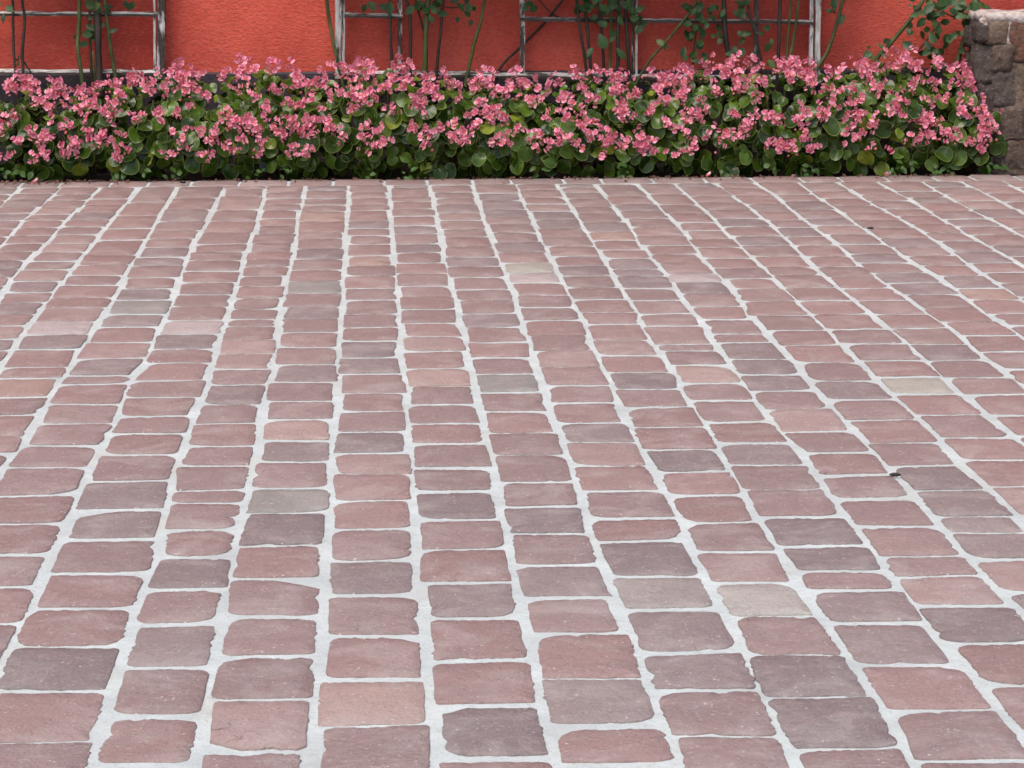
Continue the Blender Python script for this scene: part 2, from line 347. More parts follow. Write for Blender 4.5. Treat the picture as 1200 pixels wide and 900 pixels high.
# joint lines between the columns, traced and put on the ground
LINE = {}
for k in range(-26, 44):
    pts = []
    if k in J:
        pts = sorted((dep(g), g.x) for g in (G(x, y) for x, y in J[k]))
    LINE[k] = pts
JIT = {k: U(-0.02, 0.02) for k in LINE}
def JX(k, D):
    base = C0 + PITCHW*k; pts = LINE.get(k) or []
    wob = 0.006*mn.noise(Vector((D*1.7, k*7.3, 0)))
    if not pts: return base + JIT.get(k, 0) + wob
    if D <= pts[0][0]:
        o = pts[0][1] - base; w = max(0, 1 - (pts[0][0]-D)/3); return base + o*w
    if D >= pts[-1][0]:
        o = pts[-1][1] - base; return base + o
    for (a, xa), (b_, xb) in zip(pts, pts[1:]):
        if a <= D <= b_:
            return xa + (xb-xa)*(D-a)/max(b_-a, 1e-6)
def tint_reg():
    t = R()
    red = Vector((0.276, 0.182, 0.169)); pur = Vector((0.226, 0.178, 0.173)); mid = Vector((0.256, 0.181, 0.171)); pink = Vector((0.312, 0.222, 0.206))
    c = red if t < 0.36 else mid if t < 0.80 else pur if t < 0.93 else pink
    k = U(0.9, 1.1)
    return tuple(c*k)
TEAL, PEACH, ORANGE, CREAM, YELLOW = (0.24, 0.235, 0.215), (0.37, 0.262, 0.232), (0.33, 0.225, 0.19), (0.38, 0.36, 0.325), (0.36, 0.35, 0.30)
DARK, PALE, GREEN = (0.196, 0.158, 0.156), (0.42, 0.365, 0.35), (0.285, 0.255, 0.235)
SPECIAL = {(2, 587): TEAL, (3, 824): PEACH, (-2, 454): ORANGE, (6, 694): GREEN, (7, 703): CREAM, (11, 452): YELLOW, (4, 442): PEACH,
    (5, 449): TEAL, (8, 438): PEACH, (2, 504): PEACH, (4, 857): DARK, (7, 790): DARK, (7, 847): DARK, (0, 784): DARK, (2, 253): ORANGE,
    (6, 313): YELLOW, (6, 325): PALE, (9, 325): PALE, (8, 276): ORANGE, (14, 344): ORANGE, (-2, 385): PALE, (-1, 345): DARK,
    (2, 336): TEAL, (-1, 360): TEAL, (3, 306): DARK, (4, 591): DARK, (5, 610): DARK, (6, 653): DARK, (3, 409): DARK, (9, 732): DARK,
    (10, 560): DARK, (2, 622): DARK, (8, 622): DARK, (8, 654): DARK, (3, 518): DARK, (7, 540): DARK, (7, 446): DARK, (3, 303): ORANGE,
    (5, 822): (0.262, 0.212, 0.203), (0, 383): PALE}
BITES = {(2, 699): ('fr', 0.10), (4, 857): ('fl', 0.05), (3, 875): ('fl', 0.04), (2, 850): ('nl', 0.06), (5, 680): ('fl', 0.03), (0, 614): ('fl', 0.09), (1, 711): ('fr', 0.03)}

def stone_geo(quad, npe, tint, vs, fs, ts, bite=None, rugged=1.0):
    """quad: near-left, near-right, far-right, far-left (x, y); a hewn stone with chipped edges"""
    k0 = len(vs)
    P4 = [Vector(q) for q in quad]
    w = ((P4[1]-P4[0]).length + (P4[2]-P4[3]).length)/2; l = ((P4[3]-P4[0]).length + (P4[2]-P4[1]).length)/2
    cor = []
    for i in range(4):
        r = random.choice((0.007, 0.011, 0.016, 0.022, 0.03, 0.046)) * min(1, l/0.14)
        cor.append((min(0.4, r*U(0.8, 1.5)/w), min(0.4, r*U(0.7, 1.2)/l)))
    if bite:
        i = ('nl', 'nr', 'fr', 'fl').index(bite[0]); cor[i] = (min(0.6, bite[1]*1.0/w), min(0.45, bite[1]*0.6/l))
    uv = []
    cs = [(0, 0, 180), (1, 0, 270), (1, 1, 0), (0, 1, 90)]
    for i, (cx, cy, a0) in enumerate(cs):
        rx, ry = cor[i]
        ox, oy = (rx if cx == 0 else 1-rx), (ry if cy == 0 else 1-ry)
        na = 4 if npe > 6 else 3
        for s in range(na):
            an = math.radians(a0 + 90*s/(na-1))
            uu, vv = ox + rx*math.cos(an), oy + ry*math.sin(an)
            if bite and i == ('nl', 'nr', 'fr', 'fl').index(bite[0]):
                q = s/(na-1); c0_, s0_ = math.cos(math.radians(a0)), math.sin(math.radians(a0)); c1_, s1_ = math.cos(math.radians(a0+90)), math.sin(math.radians(a0+90))
                uu, vv = ox + rx*(c0_*(1-q) + c1_*q), oy + ry*(s0_*(1-q) + s1_*q)
            uv.append((uu, vv))
        nx_, ny_ = cs[(i+1) % 4][:2]; r2 = cor[(i+1) % 4]
        ex, ey = (r2[0] if nx_ == 0 else 1-r2[0]), (r2[1] if ny_ == 0 else 1-r2[1])
        st = uv[-1]
        if i == 0: en = (ex, 0)
        elif i == 1: en = (1, ey)
        elif i == 2: en = (ex, 1)
        else: en = (0, ey)
        for s in range(1, npe):
            t = s/npe + U(-0.25, 0.25)/npe
            uv.append((st[0] + (en[0]-st[0])*t, st[1] + (en[1]-st[1])*t))
    def bil(u, v): return P4[0]*(1-u)*(1-v) + P4[1]*u*(1-v) + P4[2]*u*v + P4[3]*(1-u)*v
    ctr = bil(0.5, 0.5); N = len(uv)
    seed = U(0, 1000)
    nbite = random.choice((0, 0, 1, 1, 2)) if npe > 6 else 0
    bites = [(R()*N, U(0.004, 0.012), U(1.2, 2.8)) for _ in range(nbite)]
    out = []
    for i, (u, v) in enumerate(uv):
        p = bil(u, v); d = (p - ctr); ln = d.length; d = d/ln
        q = p*55
        m_ = mn.noise(Vector((p.x*9, p.y*9, seed+3)))*1.6 + 0.45
        m_ = min(1.15, max(0.12, m_))            # some edges are cut clean, others broken
        o = 0.0042*mn.noise(Vector((p.x*13, p.y*13, seed)))
        o += m_*(0.0042*mn.noise(Vector((p.x*45, p.y*45, seed))) + 0.0036*mn.noise(Vector((p.x*130, p.y*130, seed))) + U(-0.0012, 0.0012) + (0.0016 if mn.noise(Vector((p.x*70, p.y*70, seed+9))) > 0.12 else -0.001))
        o *= rugged
        for bi, am, wd in bites:
            dd = min(abs(i-bi), N-abs(i-bi)); o -= am*math.exp(-(dd/wd)**2)
        out.append((p + d*o, d))
    tx, ty, z0 = U(-0.007, 0.007), U(-0.007, 0.007), U(0.0, 0.0022)
    def zt(p): return z0 + tx*(p.x-ctr.x) + ty*(p.y-ctr.y)
    for p, d in out: vs.append((p.x - d.x*0.005, p.y - d.y*0.005, -0.030))
    for p, d in out: vs.append((p.x, p.y, zt(p) - 0.0026))
    for p, d in out:
        s = U(0.0012, 0.0042); q = p - d*s; vs.append((q.x, q.y, zt(p) - U(0.0002, 0.0014)))
    rings = 3
    if npe > 6:
        for p, d in out:
            q = ctr + (p-ctr)*0.62; vs.append((q.x, q.y, zt(q) + 0.0007 + 0.0016*mn.noise(Vector((q.x*14, q.y*14, seed)))))
        rings = 4
    vs.append((ctr.x, ctr.y, zt(ctr) + U(-0.0002, 0.0024)))
    for r in range(rings-1):
        for i in range(N):
            i2 = (i+1) % N; a = k0+r*N
            fs.append((a+i, a+i2, a+N+i2, a+N+i))
    a = k0+(rings-1)*N
    for i in range(N): fs.append((a+i, a+(i+1) % N, k0+rings*N))
    ts.extend([tint]*(rings*N+1))

stones = []          # (image area, quad, tint, bite, detail)
D_BORD = sum(dep(G(x, y)) for x, y in ((100, 219.5), (600, 215.5), (1100, 212.5)))/3
def course(k, Da, Db, key=None, last=(None, None)):
    """a stone of column k between depths Da (near) and Db (far)"""
    g = min(0.022, max(0.006, random.gauss(0.0145, 0.0045))); gl = max(0.003, random.gauss(0.0106, 0.0040)); gr = max(0.003, random.gauss(0.0106, 0.0040))
    def cross(D, x, sl): 
        xc = (JX(k, D)+JX(k+1, D))/2
        return D + SKEW*x + sl*(x-xc)
    sa, sb = last
    q = []
    for kk, D, sl, sx, sy in ((k, Da, sa, gl, g), (k+1, Da, sa, -gr, g), (k+1, Db, sb, -gr, -g*0.9), (k, Db, sb, gl, -g*0.9)):
        x = JX(kk, D) + sx + U(-0.005, 0.005)
        q.append((x, cross(D, x, sl) + sy + U(-0.003, 0.003)))
    t, bt = tint_reg(), None
    if key is not None:
        for (kk, yy), v in SPECIAL.items():
            if kk == k and key[0] < yy < key[1]: t = v
        for (kk, yy), v in BITES.items():
            if kk == k and key[0] < yy < key[1]: bt = v
    pr = [project(Vector((x, y, 0))) for x, y in q]
    ar = 0.5*abs(sum(pr[i][0]*pr[(i+1) % 4][1]-pr[(i+1) % 4][0]*pr[i][1] for i in range(4)))
    inside = any(0 <= a <= 1200 and 0 <= b_ <= 900 for a, b_ in pr)
    cx = sum(p[0] for p in pr)/4; cy = sum(p[1] for p in pr)/4
    if not (0 <= cx <= 1200 and 0 <= cy <= 900): ar *= 0.3
    stones.append((ar if inside else 0.0, q, t, bt, 19 if (inside and cy > 480) else 8 if (inside and cy > 330) else 5))
for k in range(-17, 25):
    ys = C.get(k, [])
    xm = lambda D: (JX(k, D)+JX(k+1, D))/2
    Ds = []
    for y in ys:
        # depth at the middle of the column
        D = dep(G(600, y))
        for _ in range(4):
            px, _y = project(Vector((xm(D), yD(xm(D), D), 0))); D = dep(G(px, y))
        Ds.append((D, y))
    Ds = [d for d in Ds if d[0] < D_BORD - 0.1]
    allD = [(D_BORD, None)] + Ds
    if not Ds:
        D = D_BORD
        while D > D0 + 0.3: D -= random.choice((0.2, 0.23, 0.25, 0.26, 0.28, 0.24)); allD.append((D, None))
    else:
        D = allD[-1][0]
        while D > D0 + 0.3: D -= random.choice((0.2, 0.23, 0.25, 0.26, 0.22, 0.24)); allD.append((D, None))
    sl = [U(-0.06, 0.06)*0.8 for _ in allD]; sl[0] = 0
    for i in range(len(allD)-1):
        (Db, yb), (Da, ya) = allD[i], allD[i+1]
        key = (yb, ya) if ya and yb else None
        course(k, Da, Db, key, (sl[i+1], sl[i]))
# the edging course along the bed
x = X0
while x < X1 - 0.2:
    wd = U(0.19, 0.27)
    q = [(x+0.008, yD(x, D_BORD)+0.012), (x+wd-0.008, yD(x+wd, D_BORD)+0.012), (x+wd-0.008, yD(x+wd, D_EDGE)+U(-.006, .012)), (x+0.008, yD(x, D_EDGE)+U(-.006, .012))]
    stones.append((0.0 if not -2.0 < x < 3.0 else 1.0, q, tint_reg(), None, 5)); x += wd
stones.sort(key=lambda s: -s[0])
for s in stones[:299]:
    vs, fs, ts = [], [], []
    stone_geo(s[1], s[4], s[2], vs, fs, ts, s[3])
    cx = sum(q[0] for q in s[1])/4; cy = sum(q[1] for q in s[1])/4
    vs = [(a-cx, b_-cy, c_) for a, b_, c_ in vs]
    obj('paving_stone', mesh('paving_stone', vs, fs, m_stone, tints=ts), paving, (cx, cy, 0))
vs, fs, ts = [], [], []
for s in stones[299:]: stone_geo(s[1], s[4], s[2], vs, fs, ts, s[3])
obj('paving_stones', mesh('paving_stones', vs, fs, m_stone, tints=ts), paving, kind='stuff')

# ------------------------------------------------------------------ bed, wall, plinth
vs, fs = [], []
NX, NY = 120, 12
for j in range(NY+1):
    for i in range(NX+1):
        x = -6 + 13*i/NX; D = D_EDGE - 0.005 + (D_WALL+0.02-D_EDGE)*j/NY
        vs.append((x, yD(x, D), -0.03 + 0.05*j/NY*0.5 + 0.02*mn.noise(Vector((x*6, D*6, 3)))))
for j in range(NY):
    for i in range(NX):
        a = j*(NX+1)+i; fs.append((a, a+1, a+NX+2, a+NX+1))
obj('flower_bed', mesh('flower_bed', vs, fs, m_soil), kind='structure', label='narrow strip of dark soil along the foot of the red wall')

ANG = math.atan(SKEW)
Z_PL = V(300, 85, D_WALL-0.03).z
wall = obj('stucco_wall', None, None, (0, D_WALL, 0), label='long rough stucco wall painted red above a dark purple plinth', category='wall')
wall.rotation_euler = (0, 0, ANG)
vs, fs = [], []
NX, NZ = 200, 24
for j in range(NZ+1):
    for i in range(NX+1):
        x = -7+15*i/NX; z = -0.1+(1.6 if j < NZ else 6.6)*(j/NZ)
        vs.append((x, 0.006*mn.noise(Vector((x*1.3, z*1.3, 9))) + 0.0025*mn.noise(Vector((x*7, z*9, 2))), z))
for j in range(NZ):
    for i in range(NX):
        a = j*(NX+1)+i; fs.append((a, a+1, a+NX+2, a+NX+1))
k = len(vs)
vs += [(-7, 0.3, -0.1), (8, 0.3, -0.1), (8, 0.3, 6.5), (-7, 0.3, 6.5)]
T = NZ*(NX+1)
fs += [(k+1, k, k+3, k+2), (T, T+NX, k+2, k+3), (0, T, k+3, k), (NX, k+1, k+2, T+NX)]
obj('wall_body', mesh('wall_body', vs, fs, m_wall), wall)
vs, fs = [], []
NX = 100
for i in range(NX+1):
    x = -7+15*i/NX; w_ = 0.004*mn.noise(Vector((x*2.5, 0, 5)))
    for y, z in ((-0.030, -0.1), (-0.030, Z_PL-0.008+w_), (-0.022, Z_PL+w_), (0.02, Z_PL+w_+0.001)): vs.append((x, y, z))
for i in range(NX):
    for s in range(3): a = i*4+s; fs.append((a, a+4, a+5, a+1))
obj('plinth', mesh('plinth', vs, fs, m_plinth, False), wall)

# ------------------------------------------------------------------ trellises
D_TR = D_WALL - 0.085
def bar(parent, name, p, q, th, dp, m, dy=0.0, slope=None):
    """a batten from pixel p to pixel q on the trellis plane, th metres thick; pieces past the top run on upward"""
    a, b_ = V(p[0], p[1], D_TR + dy), V(q[0], q[1], D_TR + dy)
    ax = (b_-a).normalized(); L = (b_-a).length
    nrm = Vector((SKEW, -1, 0)).normalized(); sd_ = ax.cross(nrm).normalized()
    vs, fs = [], []
    NN = max(2, int(L/0.09))
    for i in range(NN+1):
        c_ = a + ax*(L*i/NN)
        h = th*0.43*(1+U(-0.12, 0.12)); o = sd_*U(-0.0018, 0.0018)
        for s1, s2 in (((-1, -1), (1, -1), (1, 1), (-1, 1)) if slope is None else ((-1, -1), (1, -1), (1, 1), (slope, 1))):
            vs.append(tuple(c_ + o + sd_*(h*s1) + nrm*(dp/2*s2) - parent.location))
    for i in range(NN):
        for s in range(4):
            s2 = (s+1) % 4; fs.append((i*4+s, i*4+s2, i*4+4+s2, i*4+4+s))
    fs += [(3, 2, 1, 0), (NN*4, NN*4+1, NN*4+2, NN*4+3)]
    me = mesh(name, vs, fs, [m, m_peel_bare_shaded], False)
    if slope is not None:
        for j, pg in enumerate(me.polygons): pg.material_index = 0 if j % 4 == 3 and j < NN*4 else 1  # white sloping top; other faces take bare wood with shade in its colour
    return obj(name, me, parent)
PX = 1/PXM
TOP = -330
base = V(100, 190, D_TR); base.z = 0
tl = empty('trellis', base, 'peeling white wooden trellis at the left end, behind the thick brown and green rose stems', 'trellis', 'wooden trellises on the red wall')
bar(tl, 'post', (191.3, TOP), (189, 92), 10*PX, 0.045, m_peel_bare_v)
bar(tl, 'upright', (180.5, TOP), (181.5, 83), 3.2*PX, 0.022, m_peel_v)
bar(tl, 'upright', (-95, TOP), (-92, 85), 9*PX, 0.04, m_peel_v)
for i, y in enumerate((84, 16.3, -50, -118, -185, -252, -318)):
    bar(tl, 'rail', (-94, y-1), (185, y+0.3), 6.5*PX, 0.026, m_peel_h, -0.012, 0.3 if i == 0 else -0.1)
base = V(680, 190, D_TR); base.z = 0
tr = empty('trellis', base, 'wide peeling white wooden trellis between the bare red wall panels, tangled with rose canes', 'trellis', 'wooden trellises on the red wall')
bar(tr, 'post', (396, TOP), (396.5, 92), 9*PX, 0.045, m_peel_v)
bar(tr, 'upright', (402.2, TOP), (402.7, 86), 3.4*PX, 0.022, m_peel_v)
bar(tr, 'upright', (467, TOP), (469, 92), 6.5*PX, 0.024, m_peel_bare_v)
bar(tr, 'upright', (611, TOP), (612.3, 92), 7*PX, 0.026, m_peel_bare_v)
bar(tr, 'upright', (747.2, TOP), (745.4, 93), 3.2*PX, 0.022, m_peel_v)
bar(tr, 'upright', (743, TOP), (741.6, 93), 3.4*PX, 0.016, m_peel_bare_v)
bar(tr, 'upright', (888.5, TOP), (886, 95), 6*PX, 0.024, m_peel_bare_v)
bar(tr, 'upright', (951.6, TOP), (950.2, 96), 5*PX, 0.024, m_peel_v)
bar(tr, 'post', (960.6, TOP), (957.5, 97), 7.5*PX, 0.045, m_peel_v)
bar(tr, 'rail', (404, 17.5), (472, 19), 6.5*PX, 0.026, m_peel_h, -0.012, 0.0)
bar(tr, 'rail', (404, 85), (955, 92.5), 7*PX, 0.028, m_peel_h, -0.012, 0.2)
bar(tr, 'rail', (609, 22.2), (745, 23.8), 6.5*PX, 0.026, m_peel_h, -0.012, -0.45)
bar(tr, 'rail', (745.5, 23.8), (953, 26), 6*PX, 0.026, m_peel_h, -0.012, -0.35)
for y in (-50, -118, -185, -252, -318): bar(tr, 'rail', (394, y-1), (960, y+6), 6*PX, 0.02, m_peel_h, -0.012)

# ------------------------------------------------------------------ roses on the trellises
def ovate(name, m, L, Wd, cup=0.12):
    vs, at, fs = [], [], []
    prof = [(0.0, 0.03), (0.15, 0.6), (0.38, 1.0), (0.62, 0.86), (0.85, 0.42), (1.0, 0.02)]
    for t, w_ in prof:
        for s in (-1, 0, 1):
            vs.append((s*w_*Wd/2, t*L, cup*L*abs(s)*w_*0.6 - 0.25*L*t*t)); at.append(0.6 if s else 0.0)
    for i in range(len(prof)-1):
        for s in (0, 1): a = i*3+s; fs.append((a, a+1, a+4, a+3))
    return mesh(name, vs, fs, m, attr=at)
ROSE_LEAVES = [ovate('leaf', m_rleaf, U(0.042, 0.06), U(0.027, 0.038), U(0.05, 0.25)) for _ in range(5)]
def rot_to(nrm, roll):
    return nrm.to_track_quat('Z', 'Y') @ Matrix.Rotation(roll, 3, 'Z').to_quaternion()
def put_leaf(me, parent, p, nrm, roll, s, name='leaf'):
    o = bpy.data.objects.new(name, me); COL.objects.link(o); o.parent = parent
    o.location = p - parent.location
    o.rotation_mode = 'QUATERNION'; o.rotation_quaternion = rot_to(nrm.normalized(), roll); o.scale = (s, s, s)
    return o
def rose(label, canes, leaves, extra=10, crown=0):
    c0 = canes[0][0][-1]; base = V(c0[0], 196, D_WALL-0.15); base.z = 0
    rt_ = empty('climbing_rose', base, label, 'climbing rose', 'climbing roses trained on the wall')
    tips = []
    for pts, r, m, behind, grow in canes:
        Dp = D_WALL - (0.04 if behind else 0.135)
        P3 = [V(x, y, Dp + U(-0.015, 0.015)) for x, y in pts]
        if grow:
            d0 = (P3[0]-P3[1]).normalized(); p = P3[0]; up_ = []
            for i in range(5):
                d0 = (d0 + Vector((U(-0.25, 0.25), U(-0.12, 0.05), 0.15))).normalized(); p = p + d0*0.22
                p.y = min(p.y, yD(p.x, D_WALL-0.04)); up_.append(p.copy())
            tips += up_; P3 = up_[::-1] + P3
        if pts[-1][1] > 66:      # goes down to the soil behind the flowers
            e = P3[-1]; dv = (P3[-1]-P3[-2]).normalized()
            P3.append(Vector((e.x + dv.x*0.2, e.y, e.z*0.45))); P3.append(Vector((e.x + dv.x*0.3, e.y + 0.02, -0.02)))
        path = smooth_path(P3, 4); nn = len(path)
        rad = [r*PX*(0.75 + 0.3*i/nn)*(1+U(-0.1, 0.1)) for i in range(nn)]
        path = [q + Vector((U(-1, 1), U(-1, 1), 0))*0.0016 for q in path]
        vs, fs = [], []
        tube(vs, fs, [q - base for q in path], rad)
        obj('cane', mesh('cane', vs, fs, m), rt_)
    for lf in leaves:
        x, y = lf[:2]; s = lf[2] if len(lf) > 2 else 1.0
        p = V(x, y, D_WALL - U(0.14, 0.2)); 
        put_leaf(random.choice(ROSE_LEAVES), rt_, p - Vector((0, 0, 0.0)), Vector((U(-0.5, 0.5), -1, U(-0.1, 0.9))), U(0, 6.28), s*U(1.0, 1.35))
    for lf in leaves:            # a neighbour leaflet next to most of them
        if R() < 0.25: continue
        p = V(lf[0] + U(-9, 9), lf[1] + U(-8, 9), D_WALL - U(0.1, 0.2))
        put_leaf(random.choice(ROSE_LEAVES), rt_, p, Vector((U(-0.5, 0.5), -1, U(-0.1, 0.9))), U(0, 6.28), U(0.7, 1.2))
    for t in tips[1:]:           # leaves higher up the wall, beyond the top of the picture
        for _ in range(extra):
            p = t + Vector((U(-0.2, 0.2), U(-0.14, 0.05), U(-0.12, 0.15)))
            if p.z < 1.02: continue
            p.y = min(p.y, yD(p.x, D_WALL-0.03))
            put_leaf(random.choice(ROSE_LEAVES), rt_, p, Vector((U(-0.5, 0.5), -1, U(-0.1, 0.9))), U(0, 6.28), U(0.9, 1.5))
    if crown:                    # the leafy mass of the rose, from just above the picture up to the top of the trellis
        xs = [t.x for t in tips]; xa, xb = min(xs)-0.25, max(xs)+0.25
        vs, fs, at = [], [], []
        for _ in range(int(crown*(xb-xa))):
            z = U(0.98, 2.5); p = Vector((U(xa, xb), 0, z)); p.y = yD(p.x, D_WALL - 0.03 - U(0, 1)**1.3*0.5*min(1, 0.45+(z-0.98)/0.8))
            q = rot_to(Vector((U(-.6, .6), -1, U(-.2, 1.2))), U(0, 6.28)); sc = U(1.0, 1.7); me = random.choice(ROSE_LEAVES); k0 = len(vs)
            for v in me.vertices: vs.append(tuple(q @ (v.co*sc) + p - base))
            for f in me.polygons: fs.append([k0+j for j in f.vertices])
            at += [d.value for d in me.attributes['rim'].data]
        obj('crown', mesh('crown', vs, fs, m_rleaf, attr=at), rt_, kind='stuff')
    return rt_
Gn, Br, Dk = m_cane_green, m_cane_brown, m_cane_dark
rose('two thin dark rose stems crossing the left trellis near its far left end',
     [([(15, 0), (16, 55), (19, 92)], 1.8, Dk, 0, 1), ([(26, 0), (29, 20), (26.5, 60), (28, 97)], 2.1, Dk, 0, 1), ([(17, 66), (21, 71), (26, 69)], 1.2, Dk, 0, 0)],
     [(2, 4, 1.1), (7, 8, 0.9), (23, 72, .4)])
rose('thick old brown rose stem flanked by green canes in front of the left trellis',
     [([(93, 0), (92, 40), (91.5, 60), (98, 102)], 2.8, Gn, 0, 1), ([(104, 0), (105, 40), (108, 98)], 1.9, Br, 0, 1), ([(114, -5), (115, 45), (117, 100)], 4.6, Br, 0, 1),
      ([(121, -5), (127, 35), (132, 70), (137, 100)], 2.6, Gn, 0, 1), ([(109, 60), (111, 100)], 1.4, Gn, 0, 0)],
     [(96, 41), (106, 48), (92, 53, .9), (114, 35), (120, 33, .7), (111, 8), (118, 4), (112, 15, .8), (145, 1), (157, 2, .8), (123, 10, .6)], crown=900)
rose('single green rose cane leaning across the peeling left post of the wide trellis',
     [([(383, 0), (387, 30), (393, 60), (400, 90)], 2.4, Gn, 0, 1)], [(381, -6)], 6)
rose('bushy rose with a thick green forked stem beside the short trellis bay',
     [([(502, 0), (499, 40), (498, 84)], 3.5, Gn, 0, 1), ([(487, 0), (492, 20), (498, 40)], 1.6, Dk, 0, 0), ([(477, 0), (481, 30), (481, 82)], 2.3, Dk, 0, 1),
      ([(456, 0), (458, 40), (459, 74)], 2.0, Dk, 0, 1), ([(520, 0), (517, 30), (512, 82)], 1.9, Br, 0, 1), ([(519, 8), (532, 9), (546, 5)], 0.9, Br, 0, 0)],
     [(490, 12), (486, 8), (511, 15, 1.1), (508, 27, .8), (432, 2), (456, 2), (545, 13), (556, 12, .8), (551, 20, .8), (547, 5, .9), (535, 3), (516, 4), (506, 5), (494, 4), (505, 12, .8)], crown=1400)
rose('lone olive green cane slanting up the red wall, free of leaves',
     [([(570, -4), (562, 30), (553, 62), (546.5, 94)], 2.3, Gn, 0, 1)], [], 5, crown=1400)
rose('dense cluster of dark upright rose canes left of the central double upright',
     [([(676, 0), (679, 30), (684, 60), (688, 90)], 1.9, Dk, 0, 1), ([(685, 0), (689, 40), (693, 92)], 2.1, Dk, 0, 1), ([(701, 0), (706, 50), (708, 90)], 2.0, Dk, 0, 1),
      ([(717, 0), (715, 60), (714, 92)], 2.0, Gn, 0, 1), ([(725, 0), (724, 50), (724, 90)], 2.4, Dk, 0, 1), ([(733, 0), (735, 45), (738, 92)], 2.3, Dk, 0, 1),
      ([(582, 85), (610, 55), (640, 25), (662, -4)][::-1], 1.9, Dk, 1, 0), ([(630, -2), (645, 15), (655, 20)], .9, Dk, 1, 0)],
     [(695, 56, 1.1), (709, 58, 1.2), (725, 25), (738, 22), (754, 30, 1.1), (732, 70), (702, 5), (713, 8), (697, 2), (716, 41, .8), (680, 6), (690, 10), (708, 15), (620, 10, .8), (626, 5, .8), (682, 2), (720, 5), (730, 10), (740, 12, .8), *[(U(672, 752), abs(random.gauss(0, 16))-3, U(.6, 1)) for _ in range(14)]], crown=1700)
rose('thin rose cane slanting right of the central upright, with hanging leaves',
     [([(815, 3), (800, 25), (775, 55), (752, 85)], 1.7, Gn, 0, 1), ([(822, -3), (818, 20), (813, 60), (812, 85)], 1.0, Br, 0, 0)],
     [(808, 5), (828, 8, 1.1), (818, 22), (824, 38, 1.2), (805, 47, 1.1), (815, 57), (820, 55), (812, 35, .8), (799, 68, .9), (812, 80), (838, 5), (782, 52, .6), (811, 28), (830, 20, .8), (842, 12, .7), (833, 44, .6), *[(U(800, 850), abs(random.gauss(0, 30)), U(.5, .9)) for _ in range(10)]], crown=1100)
rose('dark and green upright rose canes crowding the right bays of the wide trellis',
     [([(848, 0), (850, 40), (857, 86)], 3.1, Dk, 0, 1), ([(914, 0), (913, 45), (911, 84)], 2.3, Br, 0, 1), ([(927, 0), (923, 45), (921, 84)], 1.8, Gn, 0, 1),
      ([(936, 0), (931, 40), (924, 78)], 1.9, Gn, 0, 1), ([(875, -2), (879, 20), (894, 78)], 1.5, Dk, 0, 1)],
     [(880, 2, 1.2), (870, 18), (868, 42), (872, 56, 1.2), (903, 50), (900, 70), (860, 12, .7), (874, 22, .8), (845, 45, .8), (860, 64), (866, 36, .7), (895, 40, .6)], crown=500)
rose('olive cane rising beside the right post of the wide trellis with one small leaf spray',
     [([(988, 0), (980, 30), (970, 60), (955, 86)], 2.5, Gn, 0, 1), ([(979, 16), (976, 8), (979, 2)], 1.3, Br, 0, 0)], [(978, 9), (976, 15, .7), (980, 4, .6)], 6)
rose('long green cane running diagonally over the bare red wall near the stone pier',
     [([(1084, -4), (1065, 25), (1040, 55), (1026, 72)], 2.8, Gn, 0, 1)],
     [(1035, 50, .7), (1071, 11, .6), (1077, 26, .8), (1083, 16), (1086, 18), (1066, 40, .6), (1063, 32, .6), (1033, 62, .6), (1068, 8, .5), (1020, 55, .4)], 8)
rose('leafy rose with one thick green cane growing tight beside the stone pier',
     [([(1143, 5), (1132, 40), (1119, 82)], 3.4, Gn, 0, 1), ([(1098, 30), (1088, 45), (1073, 62)], 1.2, Br, 0, 0), ([(1093, 0), (1103, 12), (1121, 22)], 1.2, Gn, 0, 0)],
     [(1097, 5, 1.2), (1105, 10, 1.2), (1103, 2), (1118, 20), (1125, 5, 1.1), (1135, 22, 1.1), (1070, 58), (1090, 58, .9), (1100, 65), (1108, 48, .9), (1068, 74), (1097, 66, .8), (1112, 12), (1130, 14), (1140, 22, 1.1),
      (1102, 18, 1.1), (1110, 3), (1138, 8, 1.1), (1082, 36, .9), (1104, 57, .8), *[(U(1088, 1146), U(-2, 30) if R() < .6 else U(25, 80), U(.6, 1.1)) for _ in range(22)], (1116, 8), (1128, 24), (1092, 72, .8), (1095, 12), (1122, 12, 1.2), (1133, 3, 1.2), (1086, 66, .7)])

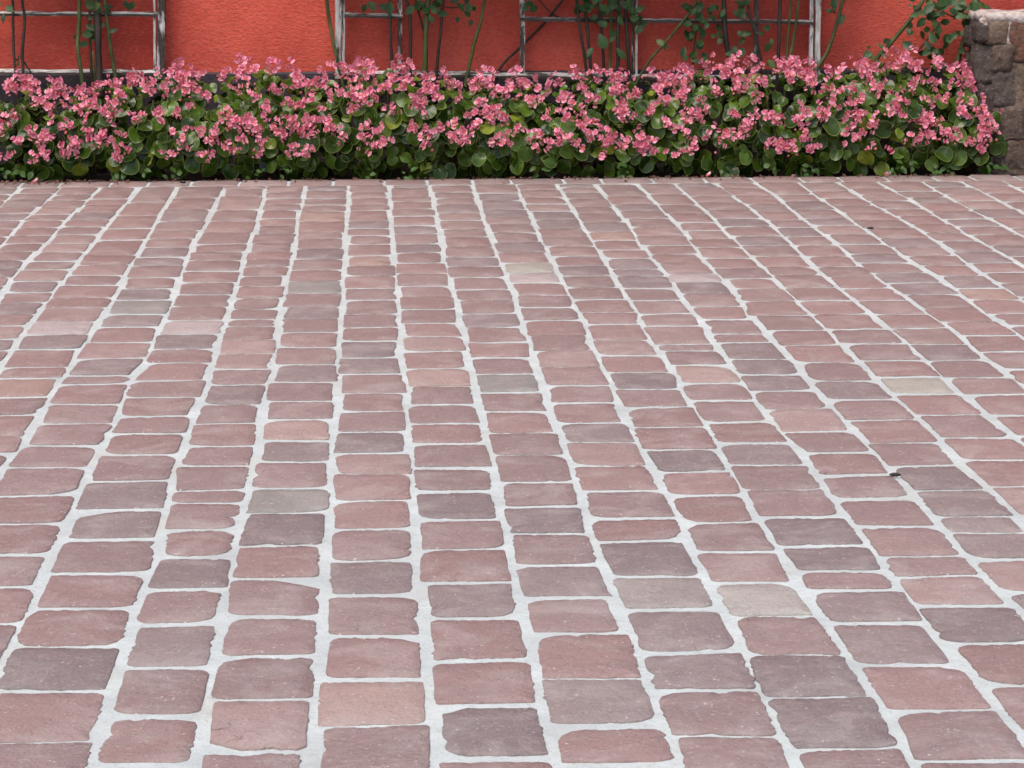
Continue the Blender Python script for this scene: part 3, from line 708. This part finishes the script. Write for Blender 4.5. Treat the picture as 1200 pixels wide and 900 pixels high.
# ------------------------------------------------------------------ stone pier
D_P = D_EDGE + 0.12
pl = V(1146, 180, D_P); zt_ = V(1170, 16, D_P).z
pier = empty('stone_pier', Vector((pl.x + 0.3, pl.y, 0)), 'rough rubble stone pier with a pale mortar top at the right end of the bed', 'pier')
DW_, DD_ = 0.62, 0.36
vs, fs = [], []
def rough_box(x0, x1, y0, y1, z0, z1, amp, step, vs, fs, seed):
    """a lumpy box made of grids, shared corners"""
    nx, ny, nz = [max(2, int((b_-a)/step)) for a, b_ in ((x0, x1), (y0, y1), (z0, z1))]
    idx = {}
    def pt(i, j, k_):
        if (i, j, k_) not in idx:
            p = Vector((x0+(x1-x0)*i/nx, y0+(y1-y0)*j/ny, z0+(z1-z0)*k_/nz))
            nv = mn.noise_vector(p*9 + Vector((seed, 0, 0)))*amp + mn.noise_vector(p*30 + Vector((seed, 5, 0)))*amp*0.5 + mn.noise_vector(p*75 + Vector((seed, 9, 0)))*amp*0.3
            e = sum((i in (0, nx), j in (0, ny), k_ in (0, nz)))
            cc = Vector(((x0+x1)/2, (y0+y1)/2, (z0+z1)/2))
            if e >= 2: p = p + (cc-p).normalized()*amp*0.9
            idx[(i, j, k_)] = len(vs); vs.append(tuple(p + nv))
        return idx[(i, j, k_)]
    for a in range(nx):
        for c_ in range(nz):
            fs.append((pt(a, 0, c_), pt(a+1, 0, c_), pt(a+1, 0, c_+1), pt(a, 0, c_+1))); fs.append((pt(a+1, ny, c_), pt(a, ny, c_), pt(a, ny, c_+1), pt(a+1, ny, c_+1)))
        for b_ in range(ny):
            fs.append((pt(a, b_, nz), pt(a+1, b_, nz), pt(a+1, b_+1, nz), pt(a, b_+1, nz))); fs.append((pt(a+1, b_, 0), pt(a, b_, 0), pt(a, b_+1, 0), pt(a+1, b_+1, 0)))
    for b_ in range(ny):
        for c_ in range(nz):
            fs.append((pt(0, b_+1, c_), pt(0, b_, c_), pt(0, b_, c_+1), pt(0, b_+1, c_+1))); fs.append((pt(nx, b_, c_), pt(nx, b_+1, c_), pt(nx, b_+1, c_+1), pt(nx, b_, c_+1)))
bx = pier.location
rough_box(pl.x+0.02-bx.x, pl.x+DW_-bx.x, 0.02, DD_, -0.08, zt_-0.03, 0.008, 0.05, vs, fs, 1)
obj('core', mesh('core', vs, fs, m_core), pier)
vs, fs = [], []
rough_box(pl.x+0.005-bx.x, pl.x+DW_+0.01-bx.x, -0.014, DD_+0.01, zt_-0.048, zt_, 0.011, 0.022, vs, fs, 2)
obj('mortar_cap', mesh('mortar_cap', vs, fs, m_capm), pier)
for (xa, ya, xb, yb) in ((1149, 22, 1160, 34), (1176, 24, 1186, 66), (1157, 40, 1162, 52)):
    pa, pb = V(xa, ya, D_P), V(xb, yb, D_P)
    vs, fs = [], []
    rough_box(pa.x-bx.x, pb.x-bx.x, -0.011, 0.05, pb.z, pa.z, 0.010, 0.012, vs, fs, xa)
    obj('mortar_drip', mesh('mortar_drip', vs, fs, m_capm), pier)
BRN, RED_, GRY, DKB, TAN = (0.15, 0.10, 0.075), (0.22, 0.10, 0.06), (0.115, 0.088, 0.072), (0.075, 0.052, 0.043), (0.21, 0.145, 0.10)
for (xa, ya, xb, yb, t) in ((1155, 22, 1181, 53, TAN), (1182, 20, 1222, 73, RED_), (1144, 27, 1158, 52, DKB), (1144, 51, 1168, 98, GRY), (1164, 51, 1186, 84, BRN),
        (1184, 72, 1226, 131, TAN), (1163, 82, 1190, 126, GRY), (1144, 97, 1168, 142, DKB), (1162, 124, 1200, 166, BRN), (1144, 142, 1168, 182, BRN), (1196, 130, 1246, 172, RED_),
        (1163, 162, 1206, 209, BRN), (1144, 178, 1168, 209, DKB), (1219, 20, 1262, 62, BRN), (1223, 60, 1272, 126, DKB), (1202, 170, 1254, 209, TAN), (1243, 122, 1286, 176, GRY), (1259, 20, 1286, 64, RED_), (1250, 172, 1286, 209, RED_)):
    a, b_ = V(xa, ya, D_P), V(xb, yb, D_P)
    vs, fs = [], []
    rough_box(a.x-bx.x, b_.x-bx.x, -U(0.004, 0.026), 0.12, b_.z, a.z, 0.015, 0.013, vs, fs, R()*99)
    obj('stone', mesh('stone', vs, fs, m_rubble, tints=[t]*len(vs)), pier)
for i in range(10):       # the side face towards the flowers
    r_, c_ = divmod(i, 2)
    z0 = -0.04 + r_*0.165; y0 = 0.15 + c_*0.1
    vs, fs = [], []
    rough_box(pl.x-0.008-U(0, .012)-bx.x, pl.x+0.1-bx.x, y0, y0+0.09, z0, min(z0+0.155, zt_-0.07), 0.012, 0.03, vs, fs, R()*99)
    obj('stone', mesh('stone', vs, fs, m_rubble, tints=[random.choice((BRN, GRY, DKB, RED_))]*len(vs)), pier)

# ------------------------------------------------------------------ begonias
def begonia_leaf(i):
    """a round, lopsided leaf folded along its midrib: stalk end at the origin, blade along +y, face up +z"""
    vs, at, fs = [], [], []
    L = 0.088; N = 16
    cup = U(-0.10, 0.08); fold = U(0.10, 0.42); lop = U(-0.14, 0.14); ph = U(0, 6); droop = U(0.1, 0.35)
    vs.append((0, L*0.36, -droop*L*0.1)); at.append(0.0)
    for r in (0.5, 0.93, 1.0):
        for s in range(N):
            a = 2*math.pi*s/N
            rad = 0.5*L*(1 + 0.08*math.cos(a-1.57) + lop*math.sin(a)*math.cos(a) - 0.20*math.exp(-((a-4.712)/0.42)**2))
            x = rad*r*math.cos(a)*0.95; y = L*0.42 + rad*r*math.sin(a)
            z = cup*L*r*r + fold*abs(x)*0.7 - droop*L*(max(y, 0)/L)**2 + 0.06*L*r*r*math.sin(3*a+ph) + 0.025*L*r*math.sin(7*a+ph)
            vs.append((x, y, z)); at.append(1.0 if r == 1.0 else 0.0)
    for s in range(N): fs.append((0, 1+s, 1+(s+1) % N))
    for r in range(2):
        for s in range(N):
            s2 = (s+1) % N; fs.append((1+r*N+s, 1+(r+1)*N+s, 1+(r+1)*N+s2, 1+r*N+s2))
    return mesh('leaf', vs, fs, m_leaf, attr=at)
LEAVES = [begonia_leaf(i) for i in range(8)]
def flower_mesh(kind):
    vs, at, fs, mi = [], [], [], []
    def petal(ang, L, Wd, tilt, curl, m):
        k0 = len(vs); ca, sa = math.cos(ang), math.sin(ang)
        rows = ((0.12, 0.25), (0.45, 0.85), (0.75, 1.0), (1.0, 0.5))
        for t, w_ in rows:
            for s in (-1, 0, 1):
                x = s*w_*Wd/2; y = t*L*(1 if s == 0 else 0.94)
                z = math.sin(tilt)*y + curl*L*t*t + (0.16*Wd*abs(s)*w_)
                y2 = y*math.cos(tilt)
                vs.append((x*ca - y2*sa, x*sa + y2*ca, z)); at.append(t*0.9 if s else t*0.75)
        for i in range(3):
            for s in (0, 1): a = k0+i*3+s; fs.append((a, a+1, a+4, a+3)); mi.append(m)
    k = 0 if kind < 5 else 0
    s = 0.027
    a0 = U(-0.3, 0.3)
    if kind in (3, 4, 5):       # half open: two petals closed like a shell
        q_ = U(0.75, 1.15); petal(a0, s*1.05, s*1.25, q_, -0.25, 0); petal(a0+math.pi, s*1.05, s*1.25, q_*U(0.5, 1), -0.25, 0)
    else:
        t1 = U(0.05, 0.5)
        petal(a0, s*U(0.95, 1.12), s*U(1.05, 1.25), t1, U(-0.25, 0.15), 0); petal(a0+math.pi+U(-.2, .2), s*U(0.95, 1.12), s*U(1.05, 1.25), t1*U(0.6, 1.3), U(-0.25, 0.15), 0)
        petal(a0+1.57+U(-.2, .2), s*0.85, s*0.55, t1+0.2, 0.1, 0); petal(a0-1.57+U(-.2, .2), s*0.85, s*0.55, t1+0.2, 0.1, 0)
        k0 = len(vs)
        vs += [(0, 0, 0.012), (0.005, 0, 0.006), (0, 0.005, 0.006), (-0.005, 0, 0.006), (0, -0.005, 0.006), (0, 0, 0.001)]; at += [0]*6
        for q in range(4):
            q2 = (q+1) % 4; fs += [(k0, k0+1+q, k0+1+q2), (k0+5, k0+1+q2, k0+1+q)]; mi += [1, 1]
    return mesh('flower', vs, fs, [m_petal, m_stamen], attr=at, mi=mi)
FLOWERS = [flower_mesh(i) for i in (0, 1, 2, 0, 1, 5, 3, 4, 5, 2, 4)]
def bud_mesh():
    vs, fs, at = [], [], []
    bm = bmesh.new(); bmesh.ops.create_icosphere(bm, subdivisions=1, radius=0.011)
    for v in bm.verts: v.co.z *= 1.25; v.co.x *= 0.75
    vs = [tuple(v.co) for v in bm.verts]; fs = [[v.index for v in f.verts] for f in bm.faces]; bm.free()
    return mesh('bud', vs, fs, m_petal_dark, attr=[0.2 if v[2] < 0 else 0.5 for v in vs])
BUD = bud_mesh()
def half_mesh():
    src = FLOWERS[5]; me = src.copy(); me.name = 'faded_flower'; me.materials[0] = m_petal_dark; return me
FADED = half_mesh()

TOPY = [(-60, 108), (0, 113), (22, 100), (45, 94), (75, 108), (100, 103), (130, 98), (165, 88), (190, 83), (225, 86), (250, 95), (275, 82), (310, 76), (335, 78), (355, 93), (385, 92), (405, 84), (430, 78), (465, 75), (490, 84), (515, 94), (545, 93), (575, 92),
    (610, 96), (650, 101), (682, 88), (705, 92), (730, 91), (765, 92), (790, 92), (815, 80), (835, 72), (855, 84), (880, 67), (900, 80), (930, 78), (955, 86), (985, 80), (1005, 72), (1025, 66), (1055, 72), (1090, 76), (1120, 78), (1140, 92), (1165, 86), (1185, 104), (1205, 118), (1300, 110)]
def top_y(px):
    for (a, ya), (b_, yb) in zip(TOPY, TOPY[1:]):
        if a <= px <= b_: return ya + (yb-ya)*(px-a)/(b_-a)
    return 105
D_F = D_EDGE + 0.03           # front of the plants
def height_at(x):
    p = Vector((x, yD(x, D_F+0.22), 0.3)); px, _ = project(p)
    return V(px, top_y(px) + 3, D_F + 0.22).z
def profile(t, H):
    """front foot -> brow -> top -> back; t in 0..1 gives (offset behind the front, height, normal)"""
    pts = ((0.05, 0.02), (0.0, 0.22), (0.0, 0.46), (0.05, 0.72), (0.14, 0.92), (0.26, 1.0), (0.38, 0.93), (0.46, 0.7))
    f = t*(len(pts)-1); i = min(int(f), len(pts)-2); f -= i
    a, b_ = pts[i], pts[i+1]
    p = (a[0]+(b_[0]-a[0])*f, (a[1]+(b_[1]-a[1])*f)*H)
    tx, tz = b_[0]-a[0], (b_[1]-a[1])*H
    l = math.hypot(tx, tz)
    return p[0], p[1], -tz/l, tx/l
PLANTS = [(-60, 'pink begonia plant cut off by the left side of the picture'),
    (22, 'leftmost full pink begonia plant, below the two thin dark rose stems'),
    (100, 'low pink begonia plant under the thick brown rose stem'),
    (180, 'tall pink begonia plant under the right post of the left trellis'),
    (250, 'pink begonia plant before the left half of the bare wall between trellises'),
    (322, 'crested pink begonia plant before the right half of the bare wall panel'),
    (392, 'pink begonia plant under the leaning cane at the left post of the wide trellis'),
    (462, 'pink begonia plant with a dense crown hiding the foot of the short trellis bay'),
    (535, 'pink begonia plant where the lone slanting olive cane meets the flowers'),
    (610, 'low pink begonia plant below the trellis upright that the slanting cane crosses'),
    (685, 'pink begonia plant with big green leaves under the cluster of dark canes'),
    (758, 'pink begonia plant just right of the central double upright of the trellis'),
    (830, 'pink begonia plant under the hanging rose leaves, its tip flower standing high'),
    (900, 'pink begonia plant below the weathered upright in the right bays of the trellis'),
    (970, 'pink begonia plant at the foot of the right post of the wide trellis'),
    (1035, 'tallest pink begonia plant, where the long diagonal cane starts'),
    (1100, 'pink begonia plant at the foot of the leafy rose next to the pier'),
    (1160, 'pink begonia plant crowding against the front of the stone pier'),
    ]
def inst(me, name, parent, p, nrm, roll, s):
    o = bpy.data.objects.new(name, me); COL.objects.link(o); o.parent = parent
    o.location = p - parent.location; o.rotation_mode = 'QUATERNION'
    o.rotation_quaternion = nrm.to_track_quat('Z', 'Y') @ Matrix.Rotation(roll, 3, 'Z').to_quaternion()
    o.scale = (s, s, s); return o
def in_pier(p, m=0.035): return p.x > pl.x - 0.02 and (dep(p) > D_P - m or project(p)[0] > 1174)
for pi, (px, lab) in enumerate(PLANTS):
    c_ = V(px, 150, D_F+0.2); edge_plant = px < -20 or px > 1230
    root = empty('begonia_plant', Vector((c_.x, yD(c_.x, D_F+0.24), 0)), lab, 'begonia', 'pink begonias planted along the wall')
    hw = 0.19
    # stalks
    vs, fs = [], []
    for i in range(14):
        x = c_.x + U(-0.12, 0.12); a = Vector((c_.x+U(-.05, .05), yD(x, D_F+0.24), -0.01)); H = height_at(x)
        e = Vector((x, yD(x, D_F+U(0.05, 0.36)), H*U(0.5, 0.85)))
        tube(vs, fs, [q-root.location for q in smooth_path([a, (a+e)/2+Vector((U(-.02, .02), U(-.02, .02), .03)), e], 3)], 0.0055, 5)
    obj('stalks', mesh('stalks', vs, fs, m_stalk), root)
    # inner leaves, one joined mass behind the ones that can be told apart
    vs, fs, at = [], [], []
    for i in range(60):
        x = c_.x + U(-hw, hw)*1.1; H = height_at(x)
        o, z, ny, nz = profile(U(0.2, 0.92), H)
        s_ = U(0.6, 0.9)
        p = Vector((x, yD(x, D_F + 0.23 + (o-0.23)*s_), z*s_+0.02))
        if in_pier(p, 0.02): continue
        nr = Vector((U(-0.7, 0.7), ny + U(-0.4, 0.4), nz + U(-0.1, 0.8))).normalized()
        me = random.choice(LEAVES); q = rot_to(nr, math.pi + U(-0.9, 0.9)); k0 = len(vs); sc = U(0.7, 1.05)
        for v in me.vertices: vs.append(tuple(q @ (v.co*sc) + p - root.location))
        for f in me.polygons: fs.append([k0+j for j in f.vertices])
        at += [d.value for d in me.attributes['rim'].data]
    obj('inner_foliage', mesh('inner_foliage', vs, fs, m_leaf, attr=at), root, kind='stuff')
    # leaves one by one
    for i in range(98 if not edge_plant else 60):
        x = c_.x + U(-hw, hw)*1.08; H = height_at(x)
        t = min(0.95, abs(random.gauss(0.36, 0.2)) + 0.05) if i > 18 else U(0.03, 0.16)
        o, z, ny, nz = profile(t, H)
        ins = U(0.0, 1.0)**1.5*0.13
        p = Vector((x, yD(x, D_F + o + ins*(1 if o < 0.3 else -1)), z*U(0.93, 1.0)+0.012))
        if in_pier(p): continue
        nr = Vector((U(-0.9, 0.9), ny*0.8 + U(-0.5, 0.3), nz + U(-0.3, 0.9))).normalized()
        put_leaf(random.choice(LEAVES), root, p, nr, math.pi + random.gauss(0, 0.7), U(0.55, 1.15) if t < 0.5 else U(0.45, 0.9))
    # flower clusters
    ncl = random.choice((24, 27, 30, 33)) if not edge_plant else 14
    for i in range(ncl):
        x = c_.x + hw*(2*(i+R())/ncl-1)*1.05; H = height_at(x)
        t = random.choice((U(0.15, 0.30), U(0.26, 0.44), U(0.32, 0.5), U(0.42, 0.66), U(0.5, 0.76), U(0.5, 0.76)))
        o, z, ny, nz = profile(t, H)
        cen = Vector((x, yD(x, D_F + o - 0.012), z + 0.01 + (abs(random.gauss(0, 0.022)) if t > 0.45 else 0))); d = Vector((U(-.2, .2), ny, nz*0.7+0.15)).normalized()
        spread = U(0.02, 0.036); along = Vector((U(-1, 1), 0, U(-0.9, 0.2))).normalized()
        for j in range(random.choice((2, 3, 3, 4, 5, 6, 7))):
            p = cen + along*U(-1.5, 1.5)*spread*0.75 + Vector((U(-1, 1)*spread*.8, U(-1, 0.5)*spread*.6, U(-.8, .8)*spread*.8)) + d*0.016
            if in_pier(p): continue
            fn = (Vector((U(-1.0, 1.0), -1, U(-0.7, 0.8)))).normalized()
            inst(random.choice(FLOWERS), 'flower', root, p, fn, U(0, 6.28), U(0.55, 0.95))
        for j in range(random.randint(1, 4)):
            p = cen + Vector((U(-1, 1)*spread, U(-.03, .01), U(-1.3, .3)*spread))
            if in_pier(p): continue
            inst(random.choice((BUD, BUD, FADED)), 'bud', root, p, Vector((U(-.6, .6), -1, U(-.6, .6))), U(0, 6), U(0.6, 1.0))

# small weeds at the edge of the paving
vs, fs, at = [], [], []
for cxp in (4, 22, 30, 140, 160, 205, 296, 318, 335, 440, 475, 640, 727, 735, 850, 905, 960, 1060, 1075, 1120, 1135, 1165, 1180, 1110):
    g = G(cxp, 210); 
    for i in range(random.choice((2, 3, 5, 7))):
        x = g.x + U(-0.05, 0.05)
        p = Vector((x, yD(x, D_EDGE + U(0.0, 0.05)), U(0.005, 0.06)))
        q = rot_to(Vector((U(-.6, .6), -0.6, U(0.2, 1))), U(0, 6)); sc = U(0.5, 0.9); me = random.choice(ROSE_LEAVES); k0 = len(vs)
        for v in me.vertices: vs.append(tuple(q @ (v.co*sc) + p))
        for f in me.polygons: fs.append([k0+j for j in f.vertices])
        at += [d.value for d in me.attributes['rim'].data]
obj('weeds', mesh('weeds', vs, fs, m_weed, attr=at), kind='stuff', label='small bright green weeds sprouting between the paving edge and the begonias')

# crumbs of soil and withered bits along the edge of the bed
vs, fs = [], []
for i in range(420):
    x = U(-2.6, 3.0) if i > 120 else U(-2.3, -1.2)
    D = D_EDGE + 0.02 - abs(random.gauss(0, 0.06)); s = U(0.004, 0.013); k0 = len(vs); a0 = U(0, 6.28)
    for q in range(3): vs.append((x + s*math.cos(a0+2.1*q), yD(x, D) + s*1.4*math.sin(a0+2.1*q), 0.002 + U(0, 0.003)))
    vs.append((x, yD(x, D), 0.004 + s*0.7))
    fs += [(k0, k0+1, k0+3), (k0+1, k0+2, k0+3), (k0+2, k0, k0+3), (k0+2, k0+1, k0)]
m_crumb, n, b = mat('soil_crumbs', 0.9)
n.links.new(ramp(n, noise(n, pos(n), 9, 2), [(0.35, (0.03, 0.018, 0.012)), (0.65, (0.17, 0.07, 0.045))]), b.inputs['Base Color'])
obj('soil_crumbs', mesh('soil_crumbs', vs, fs, m_crumb, False), kind='stuff', label='dark crumbs of soil and withered bits along the paving edge')

# things fallen on the paving
def fallen(px, py, label, m, s, cat='petal', name='fallen_petal'):
    g = G(px, py); vs, fs, at = [], [], []
    for t, w_ in ((0.0, 0.3), (0.4, 1.0), (0.75, 0.9), (1.0, 0.35)):
        for q in (-1, 0, 1):
            vs.append((q*w_*0.5*s*1.1, (t-0.5)*s*1.3, 0.004 + 0.010*abs(q) + 0.012*t*t)); at.append(t)
    for i in range(3):
        for q in (0, 1): a = i*3+q; fs.append((a, a+1, a+4, a+3))
    o = obj(name, mesh(name, vs, fs, m, attr=at), None, g, label=label, category=cat); o.rotation_euler = (U(-.3, .3), 0, U(0, 6)); o.location.z = 0.004
    return o
fallen(42, 216, 'coral begonia petal lying on the paving edge at far left', m_petal_dark, 0.026)
fallen(1040, 208, 'bright coral begonia petals lying on the paving edge near the pier', m_petal_dark, 0.034)
fallen(831, 208.5, 'small crimson petal on the paving edge below the trellis right bays', m_petal_dark, 0.024)
fallen(929, 210.5, 'small dark red petal on a joint of the paving edge', m_petal_dark, 0.02)
fallen(215, 217.5, 'dark shrivelled petal on the paving edge before the bare wall', m_debris, 0.022)
def chip(px, py, label, sx, sy, rz):
    g = G(px, py); vs, fs = [], []
    for i, (t, w_) in enumerate(((-0.5, 0.3), (-0.2, 0.9), (0.15, 1.0), (0.5, 0.25))):
        for a in range(5):
            an = 2*math.pi*a/5
            vs.append((t*sx, math.cos(an)*w_*sy/2, 0.006 + math.sin(an)*w_*0.006))
    for i in range(3):
        for a in range(5): fs.append((i*5+a, i*5+(a+1) % 5, i*5+5+(a+1) % 5, i*5+5+a))
    fs += [(4, 3, 2, 1, 0), (15, 16, 17, 18, 19)]
    o = obj('bark_chip', mesh('bark_chip', vs, fs, m_debris), None, g, label=label, category='debris'); o.rotation_euler = (0, 0, rz)
chip(1020, 269, 'small black chip lying in a joint high on the right of the paving', 0.034, 0.02, 0.1)
chip(1049, 559, 'thin dark twig piece in a joint at the middle right of the paving', 0.03, 0.009, -0.2)
